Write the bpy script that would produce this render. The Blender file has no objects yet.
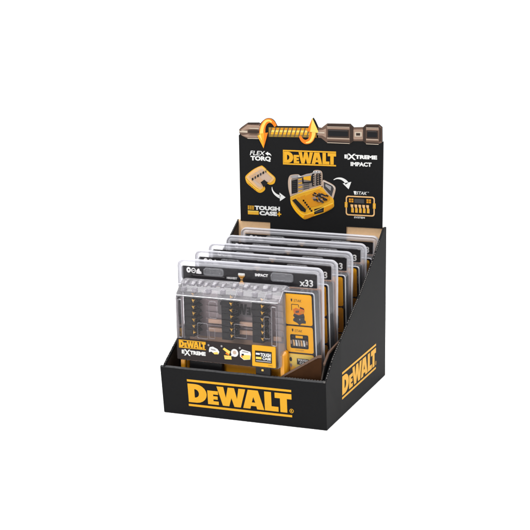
import bpy, math, random
from mathutils import Vector, Matrix
from mathutils.geometry import tessellate_polygon
random.seed(7)
scene = bpy.context.scene
COL = scene.collection
MM = 0.001

# ------------------------------------------------------------------ camera
cam_d = bpy.data.cameras.new('camera'); cam = bpy.data.objects.new('camera', cam_d); COL.objects.link(cam)
yaw, pitch, roll = 0.3731390930, 0.2013588186, -0.0101439867
cy, sy, cp, sp = math.cos(yaw), math.sin(yaw), math.cos(pitch), math.sin(pitch)
fw = Vector((-sy*cp, cy*cp, -sp)); r0 = Vector((cy, sy, 0)); u0 = r0.cross(fw)
rt = r0*math.cos(roll) + u0*math.sin(roll); up = -r0*math.sin(roll) + u0*math.cos(roll)
m = Matrix((rt, up, -fw)).transposed().to_4x4()
m.translation = Vector((645.70, -1321.27, 472.89))*MM
cam.matrix_world = m
cam_d.sensor_width = 36; cam_d.lens = 1310.73/530*36
cam_d.clip_start = .01; cam_d.clip_end = 200
scene.camera = cam

# ------------------------------------------------------------------ light: white studio with two softboxes and an added front fill
scene.view_settings.view_transform = 'Standard'; scene.view_settings.look = 'None'
scene.view_settings.exposure = 0; scene.view_settings.gamma = 1
world = bpy.data.worlds.new('World'); scene.world = world; world.use_nodes = True
bg = world.node_tree.nodes['Background']; bg.inputs[0].default_value = (1, 1, 1, 1); 
_nt = world.node_tree; _tc = _nt.nodes.new('ShaderNodeTexCoord'); _sx = _nt.nodes.new('ShaderNodeSeparateXYZ'); _mr = _nt.nodes.new('ShaderNodeMapRange')
_nt.links.new(_tc.outputs['Generated'], _sx.inputs[0]); _nt.links.new(_sx.outputs['Y'], _mr.inputs['Value'])
for _k, _v in (('From Min', -.75), ('From Max', .25), ('To Min', .45), ('To Max', 1.55)): _mr.inputs[_k].default_value = _v
_nt.links.new(_mr.outputs[0], bg.inputs[1])     # white room, dimmer on the photographer's side
def softbox(name, loc, target, sx, sy_, power):
    d = bpy.data.lights.new(name, 'AREA'); d.shape = 'RECTANGLE'; d.size = sx; d.size_y = sy_; d.energy = power
    o = bpy.data.objects.new(name, d); COL.objects.link(o); o.location = loc
    o.rotation_euler = (Vector(target)-Vector(loc)).to_track_quat('-Z', 'Y').to_euler()
softbox('softbox_overhead', (.05, -.1, 1.4), (.1, .1, .1), 1.6, .55, 34)
softbox('softbox_side', (1.5, .1, .75), (.15, .1, .1), .9, .9, 3)
softbox('front_fill', (-.55, -1.5, 1.0), (.1, .1, .15), .6, .9, 15)  # added fill lamp, brightens the header and the kraft back

# ------------------------------------------------------------------ materials
MATS = {}
def mat(name, col, rough=.5, spec=.3, noise=0., scale=300, bump=0., bscale=900, metal=0):
    if name in MATS: return MATS[name]
    m = bpy.data.materials.new(name); m.use_nodes = True; nt = m.node_tree
    b = nt.nodes['Principled BSDF']
    b.inputs['Base Color'].default_value = (*col, 1); b.inputs['Roughness'].default_value = rough
    b.inputs['Specular IOR Level'].default_value = spec; b.inputs['Metallic'].default_value = metal
    tc = nt.nodes.new('ShaderNodeTexCoord')
    if noise:
        n = nt.nodes.new('ShaderNodeTexNoise'); n.inputs['Scale'].default_value = scale; n.inputs['Detail'].default_value = 4
        nt.links.new(tc.outputs['Object'], n.inputs['Vector'])
        mx = nt.nodes.new('ShaderNodeMix'); mx.data_type = 'RGBA'
        mx.inputs[6].default_value = (*[c*(1-noise) for c in col], 1); mx.inputs[7].default_value = (*[min(1, c*(1+noise)) for c in col], 1)
        nt.links.new(n.outputs['Fac'], mx.inputs[0]); nt.links.new(mx.outputs[2], b.inputs['Base Color'])
    if bump:
        n2 = nt.nodes.new('ShaderNodeTexNoise'); n2.inputs['Scale'].default_value = bscale; n2.inputs['Detail'].default_value = 3
        nt.links.new(tc.outputs['Object'], n2.inputs['Vector'])
        bp = nt.nodes.new('ShaderNodeBump'); bp.inputs['Strength'].default_value = bump; bp.inputs['Distance'].default_value = .0006
        nt.links.new(n2.outputs['Fac'], bp.inputs['Height']); nt.links.new(bp.outputs[0], b.inputs['Normal'])
    MATS[name] = m; return m
def clear(name, body, edge, tint=(.95, .94, .95), milk=(.75, .75, .8), rough=.1, bump=.25, bscale=60, ior=1.4):
    """thin clear plastic: straight-through + milky scatter + mirror gloss, more of both at grazing angles"""
    m = bpy.data.materials.new(name); m.use_nodes = True; nt = m.node_tree; nt.nodes.clear(); N = nt.nodes.new; L = nt.links.new
    out = N('ShaderNodeOutputMaterial'); tr = N('ShaderNodeBsdfTransparent'); tr.inputs[0].default_value = (*tint, 1)
    pr = N('ShaderNodeBsdfDiffuse'); pr.inputs['Color'].default_value = (*milk, 1)
    gl = N('ShaderNodeBsdfGlossy'); gl.inputs['Color'].default_value = (.9, .9, .92, 1); gl.inputs['Roughness'].default_value = rough
    tc = N('ShaderNodeTexCoord'); nz = N('ShaderNodeTexNoise'); nz.inputs['Scale'].default_value = bscale; nz.inputs['Detail'].default_value = 3
    nz.inputs['Distortion'].default_value = 1.2
    L(tc.outputs['Object'], nz.inputs['Vector'])
    bp = N('ShaderNodeBump'); bp.inputs['Strength'].default_value = bump; bp.inputs['Distance'].default_value = .003
    L(nz.outputs['Fac'], bp.inputs['Height']); L(bp.outputs[0], gl.inputs['Normal'])
    lw = N('ShaderNodeLayerWeight'); lw.inputs['Blend'].default_value = .35; L(bp.outputs[0], lw.inputs['Normal'])
    mr = N('ShaderNodeMapRange'); mr.inputs['To Min'].default_value = body; mr.inputs['To Max'].default_value = edge
    L(lw.outputs['Facing'], mr.inputs['Value'])
    mx = N('ShaderNodeMixShader'); L(mr.outputs[0], mx.inputs[0]); L(tr.outputs[0], mx.inputs[1]); L(pr.outputs[0], mx.inputs[2])
    fr = N('ShaderNodeFresnel'); fr.inputs['IOR'].default_value = ior; L(bp.outputs[0], fr.inputs['Normal'])
    m2 = N('ShaderNodeMixShader'); L(fr.outputs[0], m2.inputs[0]); L(mx.outputs[0], m2.inputs[1]); L(gl.outputs[0], m2.inputs[2])
    L(m2.outputs[0], out.inputs[0]); MATS[name] = m; return m

BLACK = mat('black_card', (.0078, .0078, .0082), .6, .035, bump=.12, bscale=700)
SHADEDIN = mat('card_inside_shaded', (.022, .015, .011), .7, .2, noise=.2)  # unprinted brown inside, with the interior shade put into its colour
KRAFT = mat('kraft_card', (.72, .475, .27), .8, .15, noise=.08, scale=500)
EDGE = mat('cut_card_edge', (.10, .085, .07), .8, .2, noise=.4, scale=900)
PERF = mat('perforation', (.085, .08, .075), .8, .2)
YEL = mat('print_yellow', (.49, .25, .016), .5, .08)
YELC = mat('print_yellow_card', (.68, .33, .008), .5, .04)
YELD = mat('print_amber', (.42, .17, .008), .5, .1)
YELL = mat('print_light_yellow', (.56, .40, .08), .5, .1)
PEACH = mat('print_peach', (.50, .30, .13), .5, .1)
BUFF = mat('print_buff', (.35, .26, .2), .5, .1)
WHITE = mat('print_white', (.50, .50, .49), .5, .1)
WHITEB = mat('print_bright_white', (.80, .80, .79), .5, .1)
SALMON = mat('refraction_amber', (.50, .22, .085), .4, .2, noise=.2, scale=40)
GREY = mat('print_grey', (.22, .21, .21), .5, .1)
DGREY = mat('print_dark_grey', (.035, .034, .036), .5, .1)
INK = mat('print_black', (.008, .008, .009), .5, .08)
MUST = mat('print_mustard', (.20, .125, .02), .5, .1)
BR1 = mat('print_bronze', (.095, .058, .042), .45, .12)
BR2 = mat('print_bronze_dark', (.026, .016, .012), .45, .12)
BR3 = mat('print_bronze_light', (.23, .155, .115), .45, .12)
BR4 = mat('print_bronze_pale', (.34, .28, .22), .45, .12)
ORANGE = mat('print_orange', (.50, .13, .008), .5, .1)
YPLAST = mat('yellow_plastic', (.48, .20, .006), .35, .4, bump=.08, bscale=500)
BPLAST = mat('black_plastic', (.007, .0065, .0075), .4, .15, bump=.1)
GOLD = mat('gold_tip', (.66, .38, .06), .35, .4)
LABEL = mat('label_black', (.017, .013, .013), .5, .1)
CARDBLK = mat('card_black', (.012, .010, .012), .5, .1)
GROUND = mat('white_surface', (.95, .95, .95), .9, .0, noise=.01, scale=4)
CLEAR = clear('clear_plastic', .006, .10, bump=.10, rough=.05, ior=1.2)
MILK = clear('milky_plastic', .46, .70, tint=(.80, .79, .82), milk=(.50, .50, .535), rough=.10, bump=.06, bscale=40, ior=1.38)
LID = clear('lid_plastic', .012, .20, tint=(.93, .905, .915), milk=(.48, .455, .465), rough=.05, bump=.12, bscale=25, ior=1.22)
LIDTOP = clear('lid_edge_plastic', .15, .42, tint=(.80, .78, .81), milk=(.50, .485, .51), rough=.08, bump=.05, bscale=40, ior=1.32)
CRUMPLE = clear('crumpled_plastic', .22, .5, tint=(.85, .85, .88), milk=(.45, .45, .48), rough=.1, bump=.9, bscale=140, ior=1.45)
PANELG = mat('tray_dark_grey', (.075, .068, .070), .35, .3)
TRAY = mat('tray_grey', (.22, .18, .185), .35, .4, noise=.35, scale=35)
TRAYW = mat('tray_amber', (.40, .26, .18), .35, .4, noise=.4, scale=50)

# ------------------------------------------------------------------ mesh builder
class MB:
    def __init__(s): s.v = []; s.f = []; s.m = []; s.mats = []
    def mi(s, mt):
        if mt not in s.mats: s.mats.append(mt)
        return s.mats.index(mt)
    def add(s, vs, fs, mt):
        k = len(s.v); i = s.mi(mt)
        s.v += [tuple(p) for p in vs]; s.f += [tuple(a+k for a in f) for f in fs]; s.m += [i]*len(fs)
    def poly(s, P, loops, mt, d=0.):
        """flat (possibly holed) outline printed on the plane mapping P(u,v,d)"""
        if not isinstance(loops[0][0], (tuple, list)): loops = [loops]
        flat = [p for l in loops for p in l]
        tris = tessellate_polygon([[Vector((p[0], p[1], 0)) for p in l] for l in loops])
        out = []
        for t in tris:
            a, b, c = (flat[i] for i in t)
            ar = (b[0]-a[0])*(c[1]-a[1])-(c[0]-a[0])*(b[1]-a[1])
            if abs(ar) < 1e-9: continue
            out.append(t if ar > 0 else (t[0], t[2], t[1]))
        s.add([P(u, v, d) for u, v in flat], out, mt)
    def rect(s, P, x0, z0, x1, z1, mt, d=0., r=0.): s.poly(P, rrect(x0, z0, x1, z1, r), mt, d)
    def slab(s, P, loop, d0, d1, mt, side=None):
        """outline with thickness from depth d0 (front, larger) to d1"""
        side = side or mt; n = len(loop)
        ar = sum(loop[i][0]*loop[(i+1) % n][1]-loop[(i+1) % n][0]*loop[i][1] for i in range(n))
        if ar < 0: loop = loop[::-1]
        s.poly(P, loop, mt, d0)
        k = len(s.v); s.poly(P, loop, mt, d1)
        for j in range(len(s.f)-1, -1, -1):
            if min(s.f[j]) < k: break
            s.f[j] = s.f[j][::-1]
        vs = [P(u, v, d0) for u, v in loop]+[P(u, v, d1) for u, v in loop]
        s.add(vs, [(i, i+n, (i+1) % n+n, (i+1) % n) for i in range(n)], side)
    def loft(s, rings, mt, cap0=True, cap1=True, mts=None):
        n = len(rings[0]); vs = [p for r in rings for p in r]; 
        for j in range(len(rings)-1):
            mm = mts[j] if mts else mt
            s.add(rings[j]+rings[j+1], [(i, (i+1) % n, (i+1) % n+n, i+n) for i in range(n)], mm)
        if cap0: s.add(rings[0], [tuple(range(n))[::-1]], mts[0] if mts else mt)
        if cap1: s.add(rings[-1], [tuple(range(n))], mts[-1] if mts else mt)
    def box(s, a, b, mt):
        x0, y0, z0 = a; x1, y1, z1 = b
        s.add([(x0,y0,z0),(x1,y0,z0),(x1,y1,z0),(x0,y1,z0),(x0,y0,z1),(x1,y0,z1),(x1,y1,z1),(x0,y1,z1)],
              [(3,2,1,0),(4,5,6,7),(0,1,5,4),(1,2,6,5),(2,3,7,6),(3,0,4,7)], mt)
    def build(s, name, parent=None, smooth=None, bevel=0., label=None):
        me = bpy.data.meshes.new(name)
        me.from_pydata([(x*MM, y*MM, z*MM) for x, y, z in s.v], [], s.f)
        for mt in s.mats: me.materials.append(mt)
        me.polygons.foreach_set('material_index', s.m); me.update()
        o = bpy.data.objects.new(name, me); COL.objects.link(o)
        if parent: o.parent = parent
        if bevel:
            b = o.modifiers.new('bevel', 'BEVEL'); b.width = bevel*MM; b.segments = 3; b.limit_method = 'ANGLE'; b.angle_limit = .6
        if smooth:
            me.polygons.foreach_set('use_smooth', [True]*len(me.polygons))
            try: me.set_sharp_from_angle(angle=math.radians(smooth))
            except Exception: pass
        if label: o['label'] = label
        return o
def rrect(x0, z0, x1, z1, r=0., n=5):
    if r <= 0: return [(x0, z0), (x1, z0), (x1, z1), (x0, z1)]
    o = []
    for cx, cz, a in ((x1-r, z0+r, -90), (x1-r, z1-r, 0), (x0+r, z1-r, 90), (x0+r, z0+r, 180)):
        for i in range(n+1):
            t = math.radians(a+90*i/n); o.append((cx+r*math.cos(t), cz+r*math.sin(t)))
    return o
def circ(cx, cz, r, n=20, rz=None): return [(cx+r*math.cos(2*math.pi*i/n), cz+(rz or r)*math.sin(2*math.pi*i/n)) for i in range(n)]
def curve(pts, n=10):
    """Catmull-Rom through pts"""
    o = []; p = [pts[0]]+list(pts)+[pts[-1]]
    for i in range(1, len(p)-2):
        for k in range(n):
            t = k/n; q = []
            for c in (0, 1):
                a, b, d, e = p[i-1][c], p[i][c], p[i+1][c], p[i+2][c]
                q.append(.5*(2*b+(d-a)*t+(2*a-5*b+4*d-e)*t*t+(-a+3*b-3*d+e)*t**3))
            o.append(tuple(q))
    o.append(pts[-1]); return o
def band(pts, w0, w1=None):
    w1 = w0 if w1 is None else w1; L = []; R = []; n = len(pts)
    for i, p in enumerate(pts):
        a = pts[max(0, i-1)]; b = pts[min(n-1, i+1)]; dx, dz = b[0]-a[0], b[1]-a[1]; l = math.hypot(dx, dz) or 1
        w = (w0+(w1-w0)*i/(n-1))/2; L.append((p[0]-dz/l*w, p[1]+dx/l*w)); R.append((p[0]+dz/l*w, p[1]-dx/l*w))
    return L+R[::-1]
def stroke(mb, P, pts, w, mt, d): 
    for a, b in zip(pts[:-1], pts[1:]): mb.poly(P, band([a, b], w), mt, d)
_tc = {}
def text(mb, P, s, x0, z0, x1, z1, mt, d, bold=.02, shear=0.):
    """lettering from the built-in font, fitted to a rectangle"""
    key = (s, bold)
    if key not in _tc:
        c = bpy.data.curves.new('lettering', 'FONT'); c.body = s; c.offset = bold; c.fill_mode = 'FRONT'; c.resolution_u = 3
        o = bpy.data.objects.new('lettering', c); me = bpy.data.meshes.new_from_object(o)
        vs = [(v.co.x, v.co.y) for v in me.vertices]; fs = [tuple(p.vertices) for p in me.polygons]
        bpy.data.objects.remove(o); bpy.data.curves.remove(c); bpy.data.meshes.remove(me); _tc[key] = (vs, fs)
    vs, fs = _tc[key]
    a0 = min(v[0] for v in vs); a1 = max(v[0] for v in vs); b0 = min(v[1] for v in vs); b1 = max(v[1] for v in vs)
    pts = []
    for a, b in vs:
        fz = (b-b0)/(b1-b0); pts.append((x0+(a-a0)/(a1-a0)*(x1-x0)+shear*(fz-.5)*(z1-z0), z0+fz*(z1-z0)))
    out = []
    for f in fs:
        ar = sum(pts[f[i]][0]*pts[f[(i+1) % len(f)]][1]-pts[f[(i+1) % len(f)]][0]*pts[f[i]][1] for i in range(len(f)))
        out.append(f if ar > 0 else f[::-1])
    mb.add([P(u, v, d) for u, v in pts], out, mt)
def arc(cx, cz, rx, rz, a0, a1, n=8):
    return [(cx+rx*math.cos(math.radians(a0+(a1-a0)*i/n)), cz+rz*math.sin(math.radians(a0+(a1-a0)*i/n))) for i in range(n+1)]
def logo(mb, P, x0, z0, x1, z1, mt, d, bars=True, tight=False, reg=False, mirror=False):
    """heavy slab letters between two rules, drawn in a 126.4 x 31.8 field (letters 22 high)"""
    W = 126.4; lo, hi = (-2.6-2.2, 22+4.9)
    if tight: lo, hi = -3.3, 25.3
    if not bars: lo, hi = 0, 22
    def Q(u, v, dd):
        f = u/W; f = 1-f if mirror else f
        return P(x0+f*(x1-x0), z0+(v-lo)/(hi-lo)*(z1-z0), dd)
    G = [
     [[(0,0)]+[(9.5,0)]+arc(9.8,11,13.4,11,-88,88,10)+[(9.5,22),(0,22)], [(8,6)]+arc(8.6,11,5,5,-80,80,6)+[(8,16)]],
     [[(24.2,0),(37.6,0),(37.6,4.1),(31.2,4.1),(31.2,6.2),(36.6,6.2),(36.6,10),(31.2,10),(31.2,12),(37.4,12),(37.4,16.2),(24.2,16.2)]],
     [[(36,22),(42.6,0),(50.4,0),(53.6,10),(56.8,0),(64.6,0),(71.2,22),(62.8,22),(60.6,9.5),(57.6,22),(49.8,22),(46.8,9.5),(44.4,22)]],
     [[(67.6,0),(74.2,22),(86.4,22),(93.2,0),(84.6,0),(83.7,3.4),(77.3,3.4),(76.3,0)], [(78.4,7.6),(82.6,7.6),(80.5,14)]],
     [[(94,0),(110.4,0),(110.4,5.6),(102.2,5.6),(102.2,22),(94,22)]],
     [[(112.6,0),(120.8,0),(120.8,15.8),(126.4,15.8),(126.4,22),(106.4,22),(106.4,15.8),(112.6,15.8)]]]
    for g in G: mb.poly(Q, g, mt, d)
    if bars:
        t = 2.6 if not tight else 2.7
        mb.poly(Q, [(-.4, lo), (W, lo), (W, lo+t), (-.4, lo+t)], mt, d); mb.poly(Q, [(-.4, hi-t), (W, hi-t), (W, hi), (-.4, hi)], mt, d)
        if tight: mb.poly(Q, [(-2.2, lo), (-.4, lo), (-.4, hi), (-2.2, hi)], mt, d)
    if reg:
        mb.poly(Q, [circ(126, 2.6, 2.5), circ(126, 2.6, 1.9)[::-1]], mt, d)
        text(mb, Q, 'R', 125.1, 1.3, 127, 3.9, mt, d, .03)
def tag(o, label, cat, group=None):
    o['label'] = label; o['category'] = cat
    if group: o['group'] = group
def empty(name, loc=(0, 0, 0), rot=(0, 0, 0)):
    o = bpy.data.objects.new(name, None); COL.objects.link(o); o.location = [c*MM for c in loc]; o.rotation_euler = rot
    o.empty_display_size = .02; return o

# ------------------------------------------------------------------ the setting
g = MB(); g.add([(-60000,-60000,-.6),(60000,-60000,-.6),(60000,60000,-.6),(-60000,60000,-.6)], [(0,1,2,3)], GROUND)
gr = g.build('ground'); gr['kind'] = 'structure'; gr['label'] = 'plain white studio surface under the display box'

# ------------------------------------------------------------------ the counter display box
D = 231.9; T = 2.6
box = empty('display_box', (100, 116, 0))
OFF = (-100, -116, 0)
def B(p): return (p[0]+OFF[0], p[1]+OFF[1], p[2]+OFF[2])
def PF(u, v, d):            # front wall, flaring a little towards its rim
    f = v/55.6; xl = .2-3.8*f; xr = 200.6-1.3*f
    return B((xl+(xr-xl)*u/200, -d, v))
def PR(u, v, d): return B((200.55-1.25*min(v/55.6, 1)*max(0, 1-u/50)+d, u, v))
def PL(u, v, d): return B((d, u, v))
def PH(u, v, d): return B((u+.9, 226-d, v+.9))
def PB(u, v, d): return B((u, 229-d, v))

# front wall: double card with a rolled rim
mb = MB(); n = 24
prof = [(0, 0)]+[(0, 53.2)]+[(0+2.5-2.5*math.cos(math.radians(a)), 53.2+2.5*math.sin(math.radians(a))) for a in (20, 45, 70, 90, 110, 135, 160)]+[(5, 53.2), (5, 0)]
rings = []
for i in range(n+1):
    u = 200*i/n; sag = .35*math.sin(i*1.1)*.4
    rings.append([PF(u, z+(sag if z > 50 else 0), -y) for y, z in prof])
mb.loft([r[::-1] for r in rings], BLACK)
front = mb.build('front_wall', box, smooth=40)
mb = MB(); logo(mb, PF, 33, 10.7, 159.3, 42.6, YEL, .25, reg=True); mb.build('brand_logo', front)
mb = MB(); RIM = mat('fold_highlight', (.035, .035, .036), .55, .08, noise=.5, scale=350)  # lighter mottled strip: the fold's highlight painted as colour
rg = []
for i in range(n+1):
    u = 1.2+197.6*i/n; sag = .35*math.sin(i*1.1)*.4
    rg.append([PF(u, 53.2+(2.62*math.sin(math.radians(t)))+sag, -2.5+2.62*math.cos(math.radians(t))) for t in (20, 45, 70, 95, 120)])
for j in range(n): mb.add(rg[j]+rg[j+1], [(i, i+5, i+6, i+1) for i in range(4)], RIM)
mb.build('rim_highlight', front, smooth=60)
# pale perforation nicks left along the rim
mb = MB()
for i in range(30):
    u = 100+i*3.3
    a = PF(u, 54.9, -4.6); mb.box((a[0]-.55, a[1]-.5, a[2]-.4), (a[0]+.55, a[1]+.9, a[2]+.5), PERF)
a = PF(198.2, 55.4, -2.2); mb.box((a[0]-1.2, a[1]-2.1, a[2]-1.3), (a[0]+1.0, a[1]+1.5, a[2]+.45), PERF)
mb.build('perforated_edge', front)
# side walls
topR = [(5.2, 58), (25, 75.5), (50, 90.2), (85, 108), (123.7, 127.6), (155, 146), (180.6, 161.8), (205, 178.4), (222, 190.2), (226, 191.4), (D, 191.4)]
mb = MB(); mb.slab(PR, [(50, 0), (D, 0)]+topR[::-1][:-2], 0, -T, BLACK, BLACK)
mb.slab(PR, [(.35, 0), (50, 0), (50, 90.2), (25, 75.5), (5.2, 58), (2.2, 56.2), (.35, 53.8)], 0, -T, BLACK, BLACK)
right = mb.build('side_wall', box)
mb = MB(); logo(mb, PR, 54, 19.8, 189, 52.2, YEL, .25, reg=True); mb.build('brand_logo', right)
topL = [(3.3, 58.6), (48.7, 84.4), (110, 118.6), (170, 153), (231, 190.4), (D, 191)]
mb = MB()
loopL = [(.35, 0), (D, 0)]+topL[::-1]+[(.35, 55.2)]
mb.slab(PL, loopL, 0, T, BLACK, BLACK)
mb.rect(PL, 5.2, 3, 228, 50, SHADEDIN, T+.2)
mb.poly(PL, [(5.5, 50.2), (228, 50.2), (228, 187), (170, 151), (110, 116.4), (48.7, 82), (6, 57.2)], SHADEDIN, T+.2)
left = mb.build('side_wall', box)
# cut edges with perforation ticks
def ticks(top, P, d0, d1, par, step=3.1, start=4):
    mb = MB()
    for (a, b), (c, d) in zip(top[:-1], top[1:]):
        L = math.hypot(c-a, d-b); k = 0
        while (k+.4)*step < L:
            t0 = k*step/L; t1 = (k*step+1.5)/L; k += 1
            if random.random() < .12 or t1 > 1: continue
            nx, nz = -(d-b)/L, (c-a)/L; h = .35+.2*random.random()
            q = [(a+(c-a)*t0, b+(d-b)*t0), (a+(c-a)*t1, b+(d-b)*t1)]
            v = [P(q[0][0], q[0][1], d0), P(q[1][0], q[1][1], d0), P(q[1][0], q[1][1], d1), P(q[0][0], q[0][1], d1)]
            v += [P(q[0][0]+nx*h, q[0][1]+nz*h, d0), P(q[1][0]+nx*h, q[1][1]+nz*h, d0), P(q[1][0]+nx*h, q[1][1]+nz*h, d1), P(q[0][0]+nx*h, q[0][1]+nz*h, d1)]
            mb.add(v, [(0,1,2,3),(4,5,6,7),(0,1,5,4),(1,2,6,5),(2,3,7,6),(3,0,4,7)], PERF)
    return mb.build('perforated_edge', par)
ticks(topR[:8], PR, -.6, -1.6, right)
ticks(topL[:5], PL, .5, 1.5, left)
# back wall, floor and the standing inner flap by the right wall
mb = MB(); mb.slab(PB, [(2.7, .5), (197.8, .5), (197.8, 190.8), (150, 191.2), (90, 190.9), (2.7, 191)], 0, -2.8, KRAFT, KRAFT)
mb.build('back_wall', box)
mb = MB(); mb.box(B((2.8, 5.2, 0)), B((197.7, 228.8, 1.2)), KRAFT); mb.build('floor_panel', box)
def PX(u, v, d): return B((192.2+d, u, v))
fl = [(5.6, 4), (120, 4), (120, 86), (100, 84.6), (60, 82.2), (30, 79.5), (14, 70), (5.6, 56.5)]
mb = MB(); mb.slab(PX, fl, 1.0, -.6, BLACK, SHADEDIN)
mb.slab(PX, [(120, 86.1), (100, 84.7), (60, 82.3), (30, 79.6), (14, 70.1), (14, 72.2), (30, 81.8), (60, 84.6), (100, 87.1), (120, 88.6)], 1.2, -.9, BR1, BR1)
def PG(u, v, d):            # brown sheet behind the rim, standing for the corner's reflections and shadow
    f = (u-146)/44.; return B((u, 5.6+3.6*f-d, v))
CORNERREFL = mat('corner_reflection_brown', (.028, .011, .004), .7, .04, noise=.5, scale=60)
mb.slab(PG, [(146, 8), (191, 8), (191, 80), (186.6, 79.6), (148, 55.6), (146, 54)], .3, -.5, CORNERREFL, CORNERREFL)
mb.slab(PG, [(146, 54.2), (148, 55.8), (186.6, 79.8), (191, 80.4), (191, 83.4), (186, 82.4), (147, 57.6), (144, 55.2)], .7, -.9, BR1, BR1)
mb.build('inner_flap', box)

# ------------------------------------------------------------------ header board
mb = MB()
outl = [(5.8, 189), (4.9, 299.6)]+[(6.6, 301.5), (5.6, 303), (5.6, 307.4), (9, 310.4), (17.5, 316.2), (32.3, 316.6), (34.4, 315.2)]
outl += curve([(34.4, 315.2), (38, 319), (43, 322.2), (48.6, 322.2), (53, 319.5), (56.2, 314.4)], 4)[1:]
outl += [(57, 312.8), (101.5, 313.6), (103, 318.5), (105.4, 324.4), (108, 320.5), (112, 312.4), (116, 312), (119.5, 314), (123.6, 317.7), (153.6, 318), (158.1, 313.8), (170.4, 314.4), (174.2, 317.9), (190.4, 318.3), (194.6, 315), (194.9, 296), (196.2, 297.6), (195.8, 189)]
outl += [(148.4, 189), (148.4, 120), (46.8, 120), (46.8, 189)]
mb.slab(PH, outl, 0, -2.7, BLACK, BLACK)
head = mb.build('header_board', box)

pr = MB(); d = .2; e = .4; f3 = .6; f4 = .8
# printed driver bit along the top: cross tip
pr.poly(PH, [(5.8, 303.4), (5.8, 307), (17.6, 315.9), (32.3, 316.3), (38, 311.8), (38, 300.2), (32.3, 295.8), (17.2, 295.8), (9, 299.6)], BR1, d)
pr.poly(PH, [(5.8, 305.2), (17.6, 313.4), (33, 313.2), (37, 309.4), (20, 308)], BR3, e)
pr.poly(PH, [(6, 303.6), (17, 303.3), (17, 306), (6, 306.2)], BR4, e)
pr.poly(PH, [(18, 303.4), (30, 303.2), (36, 305), (30, 307), (18, 306.6)], BR2, e)
pr.poly(PH, [(17.6, 314.2), (32.3, 314.4), (33, 316), (32.3, 316.3), (17.6, 315.9)], BR2, e)
pr.poly(PH, [(9, 299.8), (17.2, 297.6), (32, 297.6), (37.6, 301.4), (20, 301.8)], BR3, e)
pr.poly(PH, [(17.2, 295.8), (32.3, 295.8), (33, 296.8), (17, 296.8)], BR4, e)
# twisted yellow shank
pr.poly(PH, [(46, 311), (112, 312), (112, 299.8), (46, 299)], MUST, d)
for i in range(10):
    x = 48.5+i*5.6; z0 = 299.3+.012*(x-46); z1 = 310.7+.016*(x-46)
    for k in range(4):
        za = z0+(z1-z0)*k/4; zb = z0+(z1-z0)*(k+1)/4
        q = .9*k; pr.poly(PH, [(x+q-1, za+.1), (x+q+3, za+.1), (x+q+3.9, zb-.1), (x+q-.1, zb-.1)], (MUST, YEL, YELL, YELD)[k], e)
    pr.poly(PH, [(x-2.2, z0), (x-1, z0), (x+2.6, z1), (x+1.4, z1)], BR1, f3)
# shoulder + hex body + groove + hex end
pr.poly(PH, [(110, 311.6), (116, 311.8), (123.6, 317.6), (153.6, 317.9), (158.1, 313.7), (170.4, 314.3), (174.2, 317.8), (190.2, 318.2), (194.4, 314.8), (194.6, 296), (190, 294.2), (174.4, 294.2), (170.5, 297.2), (158.2, 296.9), (153.7, 293.4), (123.6, 294), (116, 299.6), (110, 299.9)], BR1, d)
pr.poly(PH, [(111, 303), (118, 302.5), (122.5, 300), (122.5, 311.5), (118, 309.6), (111, 308.8)], BR3, e)
for (x0, x1) in ((124.2, 153.2), (174.6, 190.6)):
    pr.poly(PH, [(x0, 314.6), (x1, 314.8), (x1, 317.6), (x0+.4, 317.4)], BR2, e)
    pr.poly(PH, [(x0, 311.2), (x1, 311.3), (x1, 312.9), (x0, 312.8)], BR3, e)
    pr.rect(PH, x0+.5, 300.8, x1-.8, 310.4, BR2, e, 1)
    pr.rect(PH, x0+1.5, 302.6, x1-2, 308.6, INK, f3, 1)
    pr.poly(PH, [(x0, 298.2), (x1, 298.2), (x1, 299.8), (x0, 299.9)], BR3, e)
    pr.poly(PH, [(x0+.4, 294.6), (x1, 294.4), (x1, 295.8), (x0, 296)], BR2, e)
    pr.poly(PH, [(x0, 293.6), (x1, 293.4), (x1, 294.2), (x0, 294.4)], BR4, f3)
pr.poly(PH, [(191.2, 297), (193.8, 298), (193.8, 313.4), (191.2, 315.6)], BR2, e)
pr.poly(PH, [(158.6, 299), (170, 299.4), (172.6, 302), (172.6, 309.4), (170, 311.8), (158.6, 311.4), (156.4, 309), (156.4, 302)], BR3, e)
pr.poly(PH, [(160, 302.4), (169, 302.6), (169, 308.6), (160, 308.4)], BR4, f3)
pr.poly(PH, [(161.8, 304), (167, 304), (167, 307), (161.8, 307)], BR2, f4)
# the two orange curl arrows
a1 = band(curve([(55.5, 312.4), (52.5, 317), (47.5, 319.6), (42, 317.4), (38.4, 311.5), (37.4, 303), (38.6, 297)], 6), 3.6, 9.4)
pr.poly(PH, a1, ORANGE, f3)
pr.poly(PH, band(curve([(50.5, 317.6), (47, 319.6), (42, 318.2), (38, 311.5), (36.4, 303), (37.4, 296.5)], 6), 1.6, 5.6), YELL, f4)
pr.poly(PH, [(29.6, 302), (45.4, 304.6), (39.2, 284.2)], YEL, 1.0)
pr.poly(PH, [(40, 303.6), (45.4, 304.6), (39.2, 284.2)], ORANGE, 1.2)
pr.poly(PH, [(31.5, 302), (35.5, 302.6), (37.6, 293)], YELL, 1.2)
a2 = band(curve([(88, 301.6), (91, 296.4), (96, 294), (101.6, 296.2), (104.6, 302), (105.4, 309)], 6), 3.0, 9.0)
pr.poly(PH, a2, ORANGE, f3)
pr.poly(PH, band(curve([(96, 293), (101.8, 295), (105.6, 301.4), (106.6, 309)], 6), 1.4, 5.4), YELL, f4)
pr.poly(PH, [(97.6, 307.4), (113.6, 305.6), (104.8, 324.2)], YELL, 1.0)
pr.poly(PH, [(97.6, 307.4), (101.6, 307), (104.8, 324.2)], ORANGE, 1.2)
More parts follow.
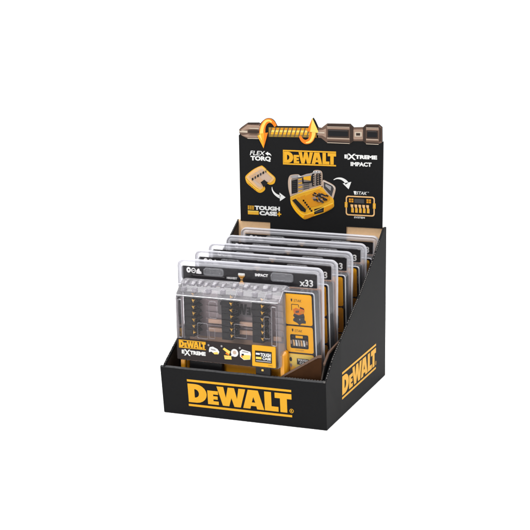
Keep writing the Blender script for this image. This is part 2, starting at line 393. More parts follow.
for x0, x1 in ((124.2, 153.2), (174.8, 190.4)):
    pr.poly(PH, [(x0, 313.4), (x1, 313.6), (x1, 314.3), (x0, 314.2)], BR4, 1.3)
    pr.poly(PH, [(x0+2, 309.2), (x1-2.4, 309.2), (x1-2.4, 309.9), (x0+2, 309.9)], DGREY, 1.3)
    pr.poly(PH, [(x0, 299.7), (x1, 299.6), (x1, 300.2), (x0, 300.3)], BR4, 1.3)
    pr.poly(PH, [(x0, 296.6), (x1, 296.5), (x1, 297.2), (x0, 297.3)], BR1, 1.3)
pr.poly(PH, [(153.8, 293.6), (158.2, 297.2), (158.2, 313.4), (153.8, 317.4)], BR2, .7)
pr.poly(PH, [(170.6, 297.4), (174.2, 294.6), (174.2, 317.4), (170.6, 314)], BR2, .7)
pr.poly(PH, [(112, 305.6), (121, 305.4), (121, 307.2), (112, 307)], BR4, 1.3)
pr.poly(PH, [(18, 309.8), (31, 310), (35, 308.4), (22, 308.6)], BR4, 1.3)
pr.poly(PH, [(18, 300.6), (31, 300.4), (35.6, 302), (22, 302.2)], BR1, 1.3)
pr.build('driver_bit_print', head)
# headline logo and lettering
mb = MB(); logo(mb, PH, 66.3, 264.6, 135.7, 283.2, YEL, e, tight=True); mb.build('brand_logo', head)
mb = MB()
text(mb, PH, 'FLEX', 20.6, 275, 40.4, 280.6, WHITE, d, .012, .25)
text(mb, PH, 'TORQ', 20.8, 267.2, 48.6, 274, WHITE, d, .05)
mb.poly(PH, [(41, 277.6), (44.8, 280.2), (44.8, 278.9), (47.4, 278), (49, 276.2), (49.4, 274.6), (47.6, 276), (44.8, 276.4), (44.8, 275)], WHITE, d)
mb.build('slogan_print', head); mb = MB()
text(mb, PH, 'E', 146.6, 275, 151.4, 279.9, WHITE, d, .06)
text(mb, PH, 'X', 150.2, 273.6, 161.4, 281.2, WHITE, d, .03)
text(mb, PH, 'TREME', 160.4, 275, 188.8, 279.9, WHITE, d, .06)
text(mb, PH, 'IMPACT', 154.6, 265.8, 181.8, 271, WHITE, d, .05)
mb.build('slogan_print', head)
# tough case logo
mb = MB()
mb.rect(PH, 16.2, 204.6, 24.6, 209.6, YEL, d); mb.rect(PH, 16.2, 198.2, 31.2, 203.2, YEL, d)
for z in (206.1, 207.9): mb.rect(PH, 16.2, z, 24.6, z+.45, INK, e)
for x in (18.6, 21.6): mb.rect(PH, x, 204.6, x+.4, 209.6, INK, e)
mb.rect(PH, 16.2, 200.2, 31.2, 200.6, YELL, e); mb.rect(PH, 16.2, 202, 31.2, 203.2, YELL, e)
text(mb, PH, 'TOUGH', 25.6, 204.4, 60.4, 210, WHITE, d, .06)
text(mb, PH, 'CASE', 32.2, 197.8, 56.4, 203.4, WHITE, d, .06)
mb.poly(PH, [(56.8, 199.6), (58.6, 199.6), (58.6, 197.6), (60.2, 197.6), (60.2, 199.6), (62.2, 199.6), (62.2, 201.2), (60.2, 201.2), (60.2, 203.4), (58.6, 203.4), (58.6, 201.2), (56.8, 201.2)], YEL, d)
mb.build('case_logo_print', head)
# closed case picture
mb = MB()
mb.poly(PH, curve([(13.2, 244.6), (14.4, 248.6), (24, 256.4), (34, 261.4), (38, 261.2), (46, 254.4), (53.4, 248.4), (54.6, 244.6), (52.6, 239.6), (47.4, 237.8), (43.6, 238.8), (40, 236), (40.4, 231.6), (36, 227.6), (31, 227.2), (24, 232), (15.6, 238.4), (13.2, 244.6)], 4), YEL, d)
mb.poly(PH, curve([(14.6, 246.4), (24, 255.2), (36, 260.6), (46, 253), (53.2, 246.8), (47.4, 240.4), (42.4, 241.6), (38.6, 236), (35.4, 231.8), (30, 232.6), (20, 240), (14.6, 246.4)], 4), PEACH, e)
mb.poly(PH, [(18, 247), (36, 257.8), (50, 246.6), (45, 241.4), (40, 242.2), (35, 234), (31, 234.6)], BUFF, f3)
mb.poly(PH, [(20, 247.2), (27, 251.4), (39, 242.6), (36, 237)], mat('print_tan', (.36, .23, .14), .5, .1), f4)
for i in range(6):
    x = 22.6+i*3.7; z = 242.2+i*2.2; mb.poly(PH, [(x, z), (x+2.3, z+1.2), (x+2.1, z+4.2), (x-.3, z+3)], (INK, DGREY)[i % 2], 1.0)
mb.poly(PH, [(34.6, 240.6), (39.6, 244.2), (44, 240.8), (43.2, 237.6), (38.4, 234.6), (36.8, 237.6)], INK, 1.0)
for i in range(5): mb.poly(PH, band([(19+i*3.4, 249.5+i*1.9), (23.4+i*3.4, 246+i*1.9)], .5), PEACH, 1.2)
mb.poly(PH, band(curve([(14.4, 243.6), (22, 237.4), (30, 231), (35, 231.4)], 4), .7), YELL, 1.2)
mb.poly(PH, band(curve([(37, 260.4), (46, 252.8), (53, 246.6)], 4), .8), YELL, 1.2)
for a, b in ((18, 236.6), (21.6, 233.8), (25.2, 231.2)): mb.poly(PH, [(a, b), (a+1.6, b-1.2), (a+1.6, b+.6), (a, b+1.6)], YELD, 1.2)
mb.build('closed_case_print', head)
# white swoosh arrows
mb = MB()
mb.poly(PH, band(curve([(49.8, 235.2), (50.4, 231), (53.6, 226.6), (58, 223.8), (61, 222.9)], 6), .6, 4.6), WHITE, d)
mb.poly(PH, [(60, 228.2), (68.2, 222.6), (60.6, 217.4)], WHITE, d)
mb.build('arrow_print', head); mb = MB()
mb.poly(PH, band(curve([(132.4, 247.6), (137, 249.6), (142.6, 249.4), (147.6, 246.8), (150, 243.6)], 6), .6, 4.8), WHITE, d)
mb.poly(PH, [(144.4, 243.6), (155.6, 246), (152.2, 236.6)], WHITE, d)
mb.build('arrow_print', head)
# open case picture
mb = MB()
mb.poly(PH, curve([(74.6, 224), (72.2, 234), (71.8, 244), (74, 250.4), (79, 252.2), (86, 252.6), (88.6, 250.8), (96, 253.4), (104, 255.4), (107, 258.6), (114, 258.9), (117.4, 256), (117.6, 246), (116.6, 238.6), (100, 232.8), (86, 228.6), (74.6, 224)], 4), BUFF, d)
mb.poly(PH, [(74.2, 249.6), (79, 251.6), (86, 252), (88.6, 250), (96, 252.8), (104, 254.8), (107, 258), (114, 258.2), (116.6, 255.8), (107, 254.6), (96, 250), (87, 248), (78, 247.6)], GREY, e)
mb.poly(PH, [(76, 244), (77, 247), (114.6, 254), (115.6, 241), (88, 231.4), (77, 228)], mat('print_taupe', (.14, .115, .10), .5, .1), e)
mb.poly(PH, [(76.6, 227.4), (84.4, 229.6), (84.6, 246.6), (76.8, 244.4)], INK, f3)
for i in range(7):
    z = 230.4+i*2.5; mb.poly(PH, [(85.6, z), (91, z+1), (91.4, z+2.5), (85.8, z+1.6)], (YEL, BR3)[i % 2], f3)
mb.poly(PH, [(91.6, 246.4), (93, 250), (102.4, 251.6), (102.2, 245.6)], YEL, f3)
mb.poly(PH, [(90.6, 248), (92.4, 248.6), (93, 243.4), (102.6, 244.6), (103.2, 252), (104.4, 252), (104.4, 242.8), (91, 241.2)], INK, f4)
for i in range(4):
    z = 233.6+i*2.6; mb.poly(PH, [(92.6, z), (100.4, z+1.8), (100.4, z+2.9), (92.6, z+1.2)], DGREY, f3)
for k, x in enumerate((104, 109.6, 113.2)):
    mb.poly(PH, [(x, 238.2+k), (x+3, 239+k), (x+3.2, 254.6+k*.4), (x, 254+k*.4)], INK, f3)
    for i in range(5):
        z = 240+i*2.8+k; mb.poly(PH, [(x+1.8, z), (x+3, z+.4), (x+3, z+1.8), (x+1.8, z+1.4)], BR3, f4)
mb.poly(PH, curve([(118, 236.4), (118.2, 246.6), (124, 245.2), (131.6, 241.6), (135.2, 237.2), (133.4, 229), (130.6, 222), (124, 228), (118, 236.4)], 3), BUFF, d)
mb.poly(PH, [(119.4, 237), (119.6, 244.6), (131, 240), (132.6, 236.4), (129.8, 226.4)], DGREY, e)
mb.poly(PH, [(121.6, 239.4), (122, 242), (129.4, 239), (128.6, 233.6)], GREY, f3)
mb.poly(PH, curve([(74.6, 223.6), (75.6, 214.4), (82, 204.6), (91.6, 196.4), (97, 196.2), (106, 200), (122, 206.4), (132, 212.6), (133, 218), (131.8, 224), (124, 229.6), (116, 238.6), (108, 236.4), (90, 230), (74.6, 223.6)], 4), YEL, e)
mb.poly(PH, [(75.4, 220), (84, 208.6), (94.4, 202.2), (132, 219), (131.6, 213), (106, 200.4), (96, 196.8), (91.6, 197), (82, 205), (76, 214.6)], YELC, f3)
mb.poly(PH, [(95, 209.6), (96, 226), (113, 234.6), (128, 226.6), (127.6, 221.6), (112, 214)], YELD, f3)
mb.poly(PH, [(77.4, 219.4), (82, 221.6), (96, 208.4), (95, 204.8), (89, 206.4)], INK, f4)
for i in range(6): mb.poly(PH, rrect(91.6+i*2.1, 218.4-i*2.5, 93.9+i*2.1, 220.8-i*2.5, .6), INK, f4)
random.seed(3)
for i in range(60):
    a, b = random.random(), random.random(); x = 100+a*18+b*7; z = 221.6+a*-4.0+b*9
    mb.poly(PH, [(x, z), (x+2.9, z-.9), (x+3.3, z+.6), (x+.5, z+1.7)], (INK, INK, DGREY, INK, BR3)[i % 5], f4+.012*i)
mb.poly(PH, [(106.8, 202.4), (119.4, 206.4), (119.8, 213), (107, 209.4)], INK, f4); mb.poly(PH, [(108.6, 204.6), (118, 207.6), (118, 209.4), (108.6, 206.6)], DGREY, 1.0)
mb.poly(PH, band(curve([(75.4, 223), (86, 228), (100, 232.4), (116, 237.4)], 4), .7), YELL, 1.2)
mb.poly(PH, band(curve([(75.6, 219.6), (84.4, 208.2), (94.6, 201.6), (112, 209), (132, 218.4)], 4), .7), YELL, 1.2)
mb.poly(PH, [(92, 197.2), (98, 197), (106, 200.6), (106.6, 203.6), (95, 201.4)], YELD, 1.2)
mb.poly(PH, [(120.4, 206.2), (131.4, 212.8), (132.2, 216.8), (120.6, 211.4)], YELD, 1.2)
mb.poly(PH, [(83.6, 222.6), (86.4, 223.6), (97.6, 211.6), (96.6, 209.2)], YELD, f4)
mb.poly(PH, [(87.6, 224.2), (95, 227), (95, 216.4)], YELD, f4)
for x, z0, z1 in ((86.4, 249, 251.6), (88.4, 249.6, 251), (106, 256.2, 257.8), (109.4, 256.4, 258), (113, 256.2, 257.6)): mb.rect(PH, x, z0, x+1.2, z1, WHITE, 1.2)
mb.poly(PH, band([(75.6, 246), (75.2, 236), (76, 228)], .6), WHITE, 1.2)
for i in range(6):
    z = 231+i*2.4; mb.rect(PH, 78, z, 83.4, z+.5, DGREY, 1.2)
mb.poly(PH, band(curve([(118.6, 246), (126, 243.4), (133, 239), (134.6, 236)], 4), .6), WHITE, 1.2)
mb.build('open_case_print', head)
# caddy icon
mb = MB()
text(mb, PH, 'STAK', 162.4, 230.4, 176, 234.4, WHITE, d, .01, .3)
mb.poly(PH, [(158.6, 234.6), (162.4, 234.6), (161.6, 231), (160.6, 229.6), (159.6, 231)], WHITE, d)
text(mb, PH, 'TM', 176.6, 233.2, 178.6, 234.4, WHITE, d, .0)
mb.poly(PH, [rrect(148.4, 203.6, 186.2, 228.6, 3.4), rrect(150, 205.2, 184.6, 227, 2.4)[::-1]], PEACH, d)
for x in (147.2, 183.8): mb.poly(PH, [rrect(x, 213.6, x+3.6, 220.4, .6), rrect(x+1.3, 215, x+2.3, 219, .2)[::-1]], YEL, e)
for x in (152.6, 155.8, 175.4, 178.6):
    for z in (220.2, 222.9): mb.rect(PH, x, z, x+2.6, z+2.2, YELD, d)
mb.rect(PH, 159.6, 219.6, 172.4, 225, DGREY, d)
for i in range(5):
    x = 155.6+i*5.1
    mb.poly(PH, [(x, 207.6), (x+3.4, 207.4), (x+3.4, 212.4), (x+2.6, 214), (x+2.8, 217.6), (x-.8, 217.8), (x-.8, 216), (x+.2, 214)], YEL, d)
    mb.poly(PH, [(x, 213.8), (x+2.6, 213.6), (x+2.8, 217.6), (x-.8, 217.8), (x-.8, 216)], PEACH, e)
    mb.poly(PH, [(x+2.4, 207.6), (x+3.4, 207.4), (x+3.4, 212.4), (x+2.6, 214)], PEACH, e)
text(mb, PH, 'SYSTEM', 159.4, 200.4, 173.4, 202.6, WHITE, d, .03)
mb.build('caddy_print', head)

# ------------------------------------------------------------------ one blister pack (origin: bottom centre of its back sheet; x right, y back, z up)
H = 174.0; W2 = 92.0
def make_pack():
    root = empty('blister_pack')
    def PP(u, v, d): return (u, -d, H+v)       # v measured down from the top edge, d forward
    # ---- clamshell: flat sheet, beaded rim, clear bubble over the info panel
    mb = MB()
    def ring(inset, d, r=8): return [PP(u, v, d) for u, v in rrect(-W2+inset, -H+inset, W2-inset, -inset, max(.8, r-inset), 6)]
    mb.loft([ring(0, -1.6), ring(-.1, -.2), ring(.4, 1.4), ring(1.4, 2.2), ring(2.5, 1.4), ring(3.2, 1.2), ring(4.2, 2.6), ring(6.4, 2.5), ring(7.6, .9)], MILK, False, False)
    mb.loft([ring(0, -1.6), ring(1.2, -2.6), ring(3.4, -2.2)], MILK, False, False)
    mb.poly(PP, [[(u, v) for u, v in rrect(-W2+7.6, -H+7.6, W2-7.6, -7.6, 1.2, 6)], rrect(-57.5, -18.4, -31.2, -8.6, 3.4)[::-1]], CLEAR, .9)
    # hang-hole pocket
    hp = lambda i, dd: [PP(u, v, dd) for u, v in rrect(-57.5+i, -18.4+i, -31.2-i, -8.6-i, 3.4-i*.6)]
    mb.loft([hp(0, .9), hp(.3, 2.2), hp(1.6, 2.4), hp(2.2, 1.0)], CRUMPLE, False, True)
    hq = lambda i, dd: [PP(u, v, dd) for u, v in rrect(28+i, -19+i, 56-i, -8.4-i, 3.4-i*.6)]
    mb.loft([hq(0, .95), hq(.3, 2.2), hq(1.6, 2.4), hq(2.2, 1.3)], CRUMPLE, False, True)
    # bubble: sheared rings
    def br(i, dd, top, sh=0): return [PP(u+sh*(-(v+22)/140.), v, dd) for u, v in rrect(49.6+i, -166+i, 88.6-i, top, 3)]
    mb.loft([br(-1.4, .95, -23.0, 4), br(-.6, 4, -23.2, 4), br(0, 18.6, -24.4, 4), br(.7, 20.4, -25.0, 4), br(2.2, 20.9, -26.2, 4)], MILK, False, False, mts=[CLEAR, CLEAR, MILK, CLEAR])
    mb.poly(PP, [(u+4*(-(v+22)/140.), v) for u, v in rrect(51.8, -163.8, 86.4, -27.6, 3)], CLEAR, 20.9)
    shell = mb.build('clamshell', root, smooth=50)
    # ---- black printed header card
    mb = MB(); mb.slab(PP, rrect(-87, -24, 85.2, -8.2, 2.6), .5, -.4, CARDBLK)
    mb.slab(PP, rrect(-86, -46, 49, -23.9, .5), .45, -.35, CARDBLK)
    card = mb.build('header_card', root)
    mb = MB()
    mb.poly(PP, [circ(-77.4, -12.8, 2.9, 20, 3.3), circ(-77.4, -12.8, 1.0)[::-1]], WHITEB, .7)
    mb.rect(PP, -78.2, -13.6, -76.6, -12, INK, .75)
    mb.poly(PP, [circ(-71, -13.2, 3.1), circ(-71, -13.2, 2.0)[::-1]], WHITEB, .7); mb.rect(PP, -72.6, -13.6, -69.4, -12.8, WHITEB, .7)
    mb.poly(PP, [(-67.6, -16.4), (-67.2, -13), (-65.2, -10.6), (-63.4, -10.8), (-62.8, -13), (-60.8, -14.2), (-60.6, -16.6), (-63.6, -16.8)], WHITEB, .7)
    mb.build('icon_print', card); mb = MB()
    text(mb, PP, 'IMPACT', 8, -14.6, 24.4, -11.2, WHITEB, .7, .06)
    mb.build('caption_print', card); mb = MB()
    text(mb, PP, 'HIGHEST', -28, -20.2, -14.6, -17.6, WHITEB, .7, .05)
    mb.build('caption_print', card); mb = MB()
    text(mb, PP, 'x33', 63, -22.2, 79.6, -14.2, WHITEB, .7, .032)
    mb.build('count_print', card)
    mb = MB(); mb.rect(PP, -72, -18.9, -31, -18.5, GREY, .7); mb.build('rule_print', card)
    # small gold bit seen at the card's middle
    mb = MB()
    for (z0, z1, s) in ((-12.2, -19.4, 1), (-26.4, -20.4, .86)):
        rr = []
        for z, r in ((z0, 4.2*s), (z0+(z1-z0)*.3, 4.5*s), (z0+(z1-z0)*.55, 3.6*s), (z0+(z1-z0)*.75, 2.0*s), (z1, 1.6*s)):
            rr.append([PP(-8.6+r*math.cos(t*math.pi/6), z, 1.6+.45*r*math.sin(t*math.pi/6)) for t in range(12)])
        mb.loft(rr, BR4, mts=[WHITE, PEACH, YELD, PEACH])
    mb.build('sample_bit', root, smooth=40)
    # ---- info panel: black folded card with three yellow fields
    mb = MB(); sh = lambda u, v: (u+4*(-(v+22)/140.), v)
    def PS(u, v, d): u, v = sh(u, v); return PP(u, v, d)
    mb.slab(PS, rrect(51.2, -160, 86.6, -25.8, 1.4), 19.4, 2.2, CARDBLK, BPLAST)
    info = mb.build('info_panel', root)
    for (z0, z1) in ((-62.2, -27.2), (-94.0, -64.0), (-132, -95.8)):
        mb = MB(); mb.rect(PS, 52.6, z0, 85.2, z1, YELC, 19.7, 2.4)
        if z1 > -28:
            text(mb, PS, 'STAK', 63.6, -36.2, 73, -33.2, INK, 19.85, .0, .2); mb.poly(PS, [(60, -32.6), (61.8, -32.6), (61.8, -34.6), (60.9, -36.4), (60, -34.6)], INK, 19.85)
            stroke(mb, PS, [(60.6, -46), (60.6, -39), (69, -39), (69, -42)], .7, INK, 19.85)
            mb.poly(PS, [(62.4, -44.6), (66, -42.6), (70, -44), (71, -41.4), (75.4, -42.2), (76.2, -46), (74.4, -50.2), (65, -52), (63, -49)], ORANGE, 19.9)
            mb.poly(PS, [(70.4, -41.2), (75.6, -43), (76, -44.6), (71, -43)], INK, 19.95); mb.poly(PS, [(65, -46.4), (69.6, -45.4), (69.4, -48), (65.4, -48.8)], BR1, 19.95)
            mb.poly(PS, [(72, -46), (75, -46.4), (74.2, -48.8), (71, -48.2)], YELD, 19.95)
            mb.poly(PS, [(63.4, -49.4), (69, -51), (75, -48.8), (76, -52), (75.6, -56), (77.4, -57.4), (77, -60), (72.4, -60.2), (69.4, -62.4), (66.8, -60), (62, -58), (62, -55.6), (64, -54), (62, -52)], DGREY, 19.95)
            mb.rect(PS, 69.4, -56.6, 70.8, -55.2, GREY, 20.0); stroke(mb, PS, [(63.6, -53), (75.6, -53)], .4, INK, 20.0)
        elif z1 > -70:
            text(mb, PS, 'STAK', 63.2, -70.6, 72.6, -67.6, INK, 19.85, .0, .2); mb.poly(PS, [(59.8, -67), (61.6, -67), (61.6, -69), (60.7, -70.8), (59.8, -69)], INK, 19.85)
            mb.rect(PS, 57.4, -89.4, 79.4, -73.4, INK, 19.85, 1.6); mb.rect(PS, 64, -77.4, 72.8, -74.6, YELC, 19.9, .4)
            mb.rect(PS, 59, -87.4, 77.8, -79, DGREY, 19.9)
            for i in range(5):
                x = 61+i*3.1; mb.poly(PS, [(x, -86.4), (x+2, -86.6), (x+2, -83.4), (x+1.5, -82), (x+1.4, -79.8), (x-.6, -79.6), (x-.2, -82)], (PEACH, WHITE, BR4)[i % 3], 19.95)
            for x in (58.2, 77.4): mb.rect(PS, x-1.1, -84.6, x+1.1, -80.4, BR3, 19.95)
            for x in (59.6, 74.4): mb.rect(PS, x, -77.2, x+3, -75, BR2, 19.95)
            text(mb, PS, 'SYSTEM', 63.4, -92.2, 73.4, -90.8, BR1, 19.85, .0)
        else:
            mb.poly(PS, [(52.6, -106), (67, -114), (85.2, -100), (85.2, -98.8), (82.8, -96.4), (55, -96.4), (52.6, -98.8)], YELL, 19.75)
            mb.poly(PS, circ(57, -102.6, 1.6, 12, 2.6), INK, 19.85); mb.poly(PS, circ(57, -109.6, 1.5, 12, 2.2), BR3, 19.85)
            mb.rect(PS, 64.4, -108, 78.8, -100.8, INK, 19.85, .6); text(mb, PS, 'TOUGH', 65.4, -104, 77.8, -101.4, WHITE, 19.95, .05); text(mb, PS, 'CASE', 67.6, -107.4, 77.8, -104.6, WHITE, 19.95, .05)
            text(mb, PS, 'ft+', 72, -116, 80, -111.4, INK, 19.85, .03)
        mb.build('yellow_field', info)
    # ---- the case inside
    mb = MB()
    def cr(i, dd, x0=-74, x1=52, z0=-138, z1=-36, r=7): return [PP(u, v, dd) for u, v in rrect(x0+i, z0+i, x1-i, z1-i, r-min(i, 4), 5)]
    mb.loft([cr(4, -9), cr(1, -7.5), cr(0, -2), cr(0, 9)], TRAY, True, True)
    mb.loft([cr(0, 9, -75, 57, -138, -112), cr(.6, 17, -75, 57, -138, -112.4), cr(2.6, 20, -75, 57, -138, -112.6)], YPLAST, False, True)
    mb.loft([cr(0, 9, 48.4, 57.6, -138, -91, 4), cr(.4, 25, 48.4, 57.6, -138, -92.4, 4), cr(2.4, 29.6, 48.4, 57.6, -138, -94, 4)], YPLAST, False, True)
    mb.loft([cr(0, 29, -75, -69, -138, -110, 2), cr(.6, 32, -75, -69, -138, -110.6, 2)], YPLAST, False, True)
    case = mb.build('bit_case', root, smooth=45)
    mb = MB(); mb.loft([[PP(u, v, dd) for u, v in rrect(47+i, -160+i, 88-i, -25-i, 3, 5)] for i, dd in ((1.5, -8), (0, -6.6), (0, -1.2))], SALMON, True, True)  # added shell, coloured like the amber refracted through the clear flange
    mb.build('tint_shell', case, smooth=45)
    # tray lining seen through the lid
    mb = MB()
    mb.rect(PP, -74, -88, 51.8, -33, TRAY, 9.4, 3)
    mb.rect(PP, -74, -112, 51.8, -88.2, TRAYW, 9.4)
    for x, w in ((-50, 24), (-4, 20), (37, 10)):
        for i in range(7):
            z = -36-i*7.4
            mb.box(PP(x, z-.9, 13), PP(x+w, z+.0, 9.5), TRAY)
    for z0, x0, x1 in ((-66, -46, -24), (-76, -46, -24), (-66, -6, 14), (-76, -6, 14), (-80, 36, 46)):
        mb.box(PP(x0, z0-4.6, 15), PP(x1, z0, 9.5), TRAYW)
    mb.slab(PP, rrect(-34, -60, 20, -31, 3), 13.6, 9.5, PANELG)
    mb.build('tray', case)
    mb = MB(); logo(mb, PP, -31, -57.6, 17, -45, INK, 13.9, bars=False, mirror=True); mb.build('mirrored_logo', case)
    # bit holders with seven bits each
    for x in (-71, -22.8, 15.8):
        mb = MB(); mb.box(PP(x, -85.4, 27), PP(x+12.4, -31.6, 12), BPLAST)
        for i in range(7):
            z = -34.4-i*7.5
            mb.slab(PP, [(x+12.5, z-3.0), (x+15, z-2.6), (x+17.2+(i % 3)*.5, z-.8), (x+15.4, z+1.5), (x+12.5, z+2.0)], 24.5, 14, BPLAST)
            mb.box(PP(x+.6, z-2.6, 28.4), PP(x+10.8, z+2.4, 26.9), BPLAST)
        mb.build('bit_holder', case)
        for i in range(7):
            z = -34.8-i*7.5; c = x+13.4; mb = MB()
            dep = 27.2; rr = []
            for (rad, dd) in ((2.6, 14), (2.6, dep-1.2), (1.9, dep), (1.1, dep+1.4), (.5, dep+2.2)):
                rr.append([PP(c+rad*math.cos(t*math.pi/3+.3), z+rad*math.sin(t*math.pi/3+.3), dd) for t in range(6)])
            mb.loft([r for r in rr], BPLAST, mts=[BPLAST, BPLAST, BPLAST, BPLAST])
            tw = random.uniform(-.5, .5); tri = lambda k, dd: [PP(c+k*u*math.cos(tw)-k*v*math.sin(tw), z+k*u*math.sin(tw)+k*v*math.cos(tw), dd) for u, v in ((-2.1, 1.7), (-.9, -.3), (-.2, -2.5), (.8, -.3), (2.1, 1.5), (.1, 1.0))]
            mb.loft([tri(1, dep+.6), tri(.95, dep+1.8), tri(.62, dep+2.8)], GOLD)
            mb.build('driver_bit', case)
    # clear lid: stepped shoulder, moulded ribs and knuckles
    mb = MB()
    def lr(x0, x1, z0, z1, dd, r=6): return [PP(u, v, dd) for u, v in rrect(x0, z0, x1, z1, r, 6)]
    mb.loft([lr(-81.6, 55.6, -112, -20.6, 9.2), lr(-81.6, 55.6, -112, -20.8, 13), lr(-81, 55, -112, -23.6, 17.5), lr(-80.4, 54, -112, -25, 22), lr(-79.6, 53, -112, -31.6, 29.5, 5), lr(-78.4, 52.2, -112, -35, 33, 5), lr(-76.4, 50.4, -112, -37.4, 34, 4)],
            LIDTOP, False, False, mts=[LIDTOP]*6)
    mb.poly(PP, rrect(-76.4, -112, 50.4, -37.4, 4, 6), LID, 34)
    # raised hoops and corner windows on the lid face
    def hoop(x0, z0, x1, z1, dd, w, r, mt=LIDTOP):
        a = rrect(x0, z0, x1, z1, r, 4); b = rrect(x0+w, z0+w, x1-w, z1-w, max(.5, r-w), 4)
        A = [PP(u, v, dd) for u, v in a]; Bv = [PP((a[i][0]+b[i][0])/2, (a[i][1]+b[i][1])/2, dd+.9) for i in range(len(a))]; C = [PP(u, v, dd) for u, v in b]
        mb.loft([A, Bv, C], mt, False, False)
    hoop(-76, -86.4, -69.4, -40, 34, 1.5, 2); hoop(42, -86, 49.4, -40, 34, 1.5, 2)
    hoop(-35.6, -60, -24.6, -39.6, 34, 1.0, 3); hoop(-51, -85, -37, -66, 34, 1.0, 2); hoop(-36, -84, -28, -71, 34, .9, 1.6); hoop(-4, -80, 12, -63.6, 34, .9, 1.6); hoop(33, -78, 41, -52, 34, .9, 1.6)
    for x in (-74, -66, -56, -48, -38, -26, -12, 2, 14, 26, 38):
        w = 5+random.random()*4; hh = 2+random.random()*2.4
        a = lambda i, dd, t: [PP(u, v, dd) for u, v in rrect(x+i, -28, x+w-i, -22+t-i, 1.2, 3)]
        mb.loft([a(0, 14, hh-2), a(0, 20, hh-2.6), a(.8, 23.5, hh-4.4)], LIDTOP, False, True)
    for x in (-72, -58, -40, -22, 0, 18, 36): mb.box(PP(x, -32.4, 31), PP(x+4.5, -27.4, 24), LIDTOP)
    for z, dd, x0, x1 in ((-24.6, 21.6, -79, 53), (-35.4, 33.4, -77, 51)):
        mb.loft([[PP(x, z+.75*math.sin(t), dd+.75*math.cos(t)) for t in [k*math.pi/3 for k in range(6)]] for x in [x0+(x1-x0)*j/10 for j in range(11)]], LIDTOP)
    for x in (-79.6, -43, -3, 33, 52):
        mb.loft([[PP(x+.6*math.cos(t), z, dd+.3+.6*math.sin(t)) for t in [k*math.pi/3 for k in range(6)]] for z, dd in ((-24.6, 21.4), (-31.6, 29.3), (-35.2, 33))], LIDTOP)
    mb.build('case_lid', case, smooth=40)
    # printed sleeve across the lid
    mb = MB(); mb.slab(PP, rrect(-77.4, -111.2, 18.2, -86.6, 1), 34.9, 33.8, LABEL)
    lab = mb.build('label_strip', case)
    mb = MB(); logo(mb, PP, -74.2, -97.6, -40, -88, YEL, 35.1, tight=True)
    text(mb, PP, 'E', -71.4, -104.4, -67.6, -99.8, WHITE, 35.1, .06); text(mb, PP, 'X', -68.4, -106.4, -60, -99, WHITE, 35.1, .03); text(mb, PP, 'TREME', -60.6, -104.6, -40.4, -100, WHITE, 35.1, .06)
    # three little pictures
    mb.poly(PP, circ(-36.4, -91.4, 1.2, 12), GREY, 35.1)
    mb.poly(PP, [(-36, -97), (-35, -93.6), (-31, -92.6), (-25, -95), (-22.8, -98), (-24, -101), (-29, -101), (-33, -98.6), (-36, -99.6)], WHITE, 35.15)
    mb.poly(PP, [(-31, -99.6), (-25, -98.4), (-24, -101), (-29, -101.4)], YELL, 35.2); mb.poly(PP, [(-34, -95), (-28, -95.6), (-27, -97.4), (-33, -96.8)], GREY, 35.2)
    mb.poly(PP, circ(-19.8, -91, 1.2, 12), GREY, 35.1)
    mb.poly(PP, [(-18.4, -94.4), (-16.4, -92.4), (-8.6, -96.4), (-10.4, -99.8)], YELL, 35.15); mb.poly(PP, [(-17, -101.4), (-7.8, -101.4), (-7.4, -105.6), (-16, -106)], YELL, 35.15)
    mb.poly(PP, [(-14, -97.6), (-10, -100), (-10.6, -101.2), (-15, -99.6)], ORANGE, 35.2); mb.poly(PP, [(-16, -103), (-9, -103), (-9, -103.8), (-16, -103.8)], PEACH, 35.2)
    mb.poly(PP, circ(-3.4, -97.4, 4.6, 20, 4.6), WHITE, 35.15); mb.poly(PP, circ(-3.4, -97, 2.2, 14), BUFF, 35.2); mb.poly(PP, [(-8, -101.6), (-6, -96), (-1, -101.4)], WHITE, 35.16)
    mb.poly(PP, circ(3.2, -91, 1.2, 12), GREY, 35.1)
    mb.poly(PP, [(3, -95), (6, -92.4), (16.4, -94.4), (17, -97.4), (16, -103.4), (8, -104.6), (3.4, -101.4)], WHITE, 35.15); mb.poly(PP, [(6.4, -98.6), (16.4, -98.4), (15.6, -103.2), (8, -104.2), (5, -101.6)], YELL, 35.2)
    mb.poly(PP, [(5.2, -97.6), (8, -97.4), (8.4, -99.4), (5.6, -99.8)], INK, 35.25); mb.poly(PP, [(6.4, -94), (14, -95), (14, -96), (6, -95.4)], GREY, 35.25); mb.poly(PP, [(4.4, -99.6), (6.4, -99.4), (7, -102), (4.8, -101.2)], ORANGE, 35.25)
    mb.build('label_print', lab)
    # yellow sticker folded over the latch
    mb = MB(); mb.slab(PP, rrect(18.6, -110.2, 47.4, -86, .8), 35.4, 34.1, YELL if False else YEL)
    mb.rect(PP, 22.4, -105.4, 43, -92, INK, 35.6)
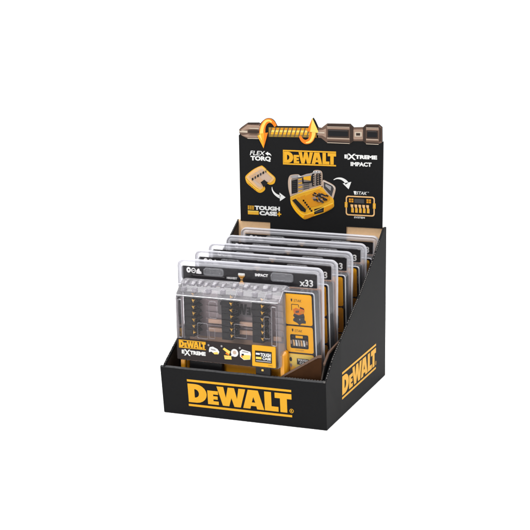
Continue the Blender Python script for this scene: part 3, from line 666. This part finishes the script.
    text(mb, PP, 'TOUGH', 29, -98.4, 42, -94, WHITE, 35.75, .05); text(mb, PP, 'CASE', 31.4, -102, 42, -98.9, WHITE, 35.75, .05)
    mb.rect(PP, 23.4, -96.6, 28.4, -94.4, WHITE, 35.75); mb.rect(PP, 23.4, -101.6, 30.4, -99, YELL, 35.75); mb.rect(PP, 23.4, -104.4, 42, -103, GREY, 35.75)
    text(mb, PP, '33 PCS', 38.4, -108.6, 43.6, -107.2, BR1, 35.6, .0)
    mb.build('yellow_sticker', case)
    mb = MB(); mb.box(PP(-66, -137, 27), PP(-24, -111.6, 20.2), BPLAST); mb.build('black_foot', case, bevel=1)
    mb = MB(); mb.box(PP(21.6, -134, 33), PP(39.6, -110.6, 29.4), BPLAST); mb.box(PP(29, -116, 33.8), PP(31.6, -113.6, 32.9), GOLD)
    mb.build('latch', case, bevel=.8)
    return root
def copy_tree(o, parent=None):
    c = o.copy(); COL.objects.link(c)
    if parent: c.parent = parent; c.matrix_parent_inverse = o.matrix_parent_inverse
    for ch in list(o.children): copy_tree(ch, c)
    return c
pack = make_pack()
poses = [  # x centre, y, top z, yaw, roll
 (93.5, 38.0, 175.8, -3.18, .57), (95.1, 84.0, 177.1, -3.25, .04), (96.5, 130.0, 178.1, 1.59, -.5), (100.2, 175.0, 180.0, .46, -.32), (102.6, 219.0, 182.4, 1.2, -.75)]
names = ['clear blister pack with its bit case and yellow info panel in full view',
 'second clear blister pack, directly behind the one whose bit case is in full view',
 'middle clear blister pack of the row of five, between two packs on each side',
 'fourth clear blister pack from the front rim, directly before the rearmost pack',
 'rearmost clear blister pack, its top edge against the bare brown cardboard of the display']
for i, (x, y, zt, yw, rl) in enumerate(poses):
    o = pack if i == 0 else copy_tree(pack)
    rlr = math.radians(rl)
    o.location = ((x+H*math.sin(rlr))*MM, y*MM, (zt-H*math.cos(rlr))*MM)
    o.rotation_euler = (0, -rlr, math.radians(yw))
    tag(o, names[i], 'tool pack', 'driver bit packs standing in the display box')
tag(box, 'black cardboard counter display box with yellow lettering and tall printed header', 'display box')
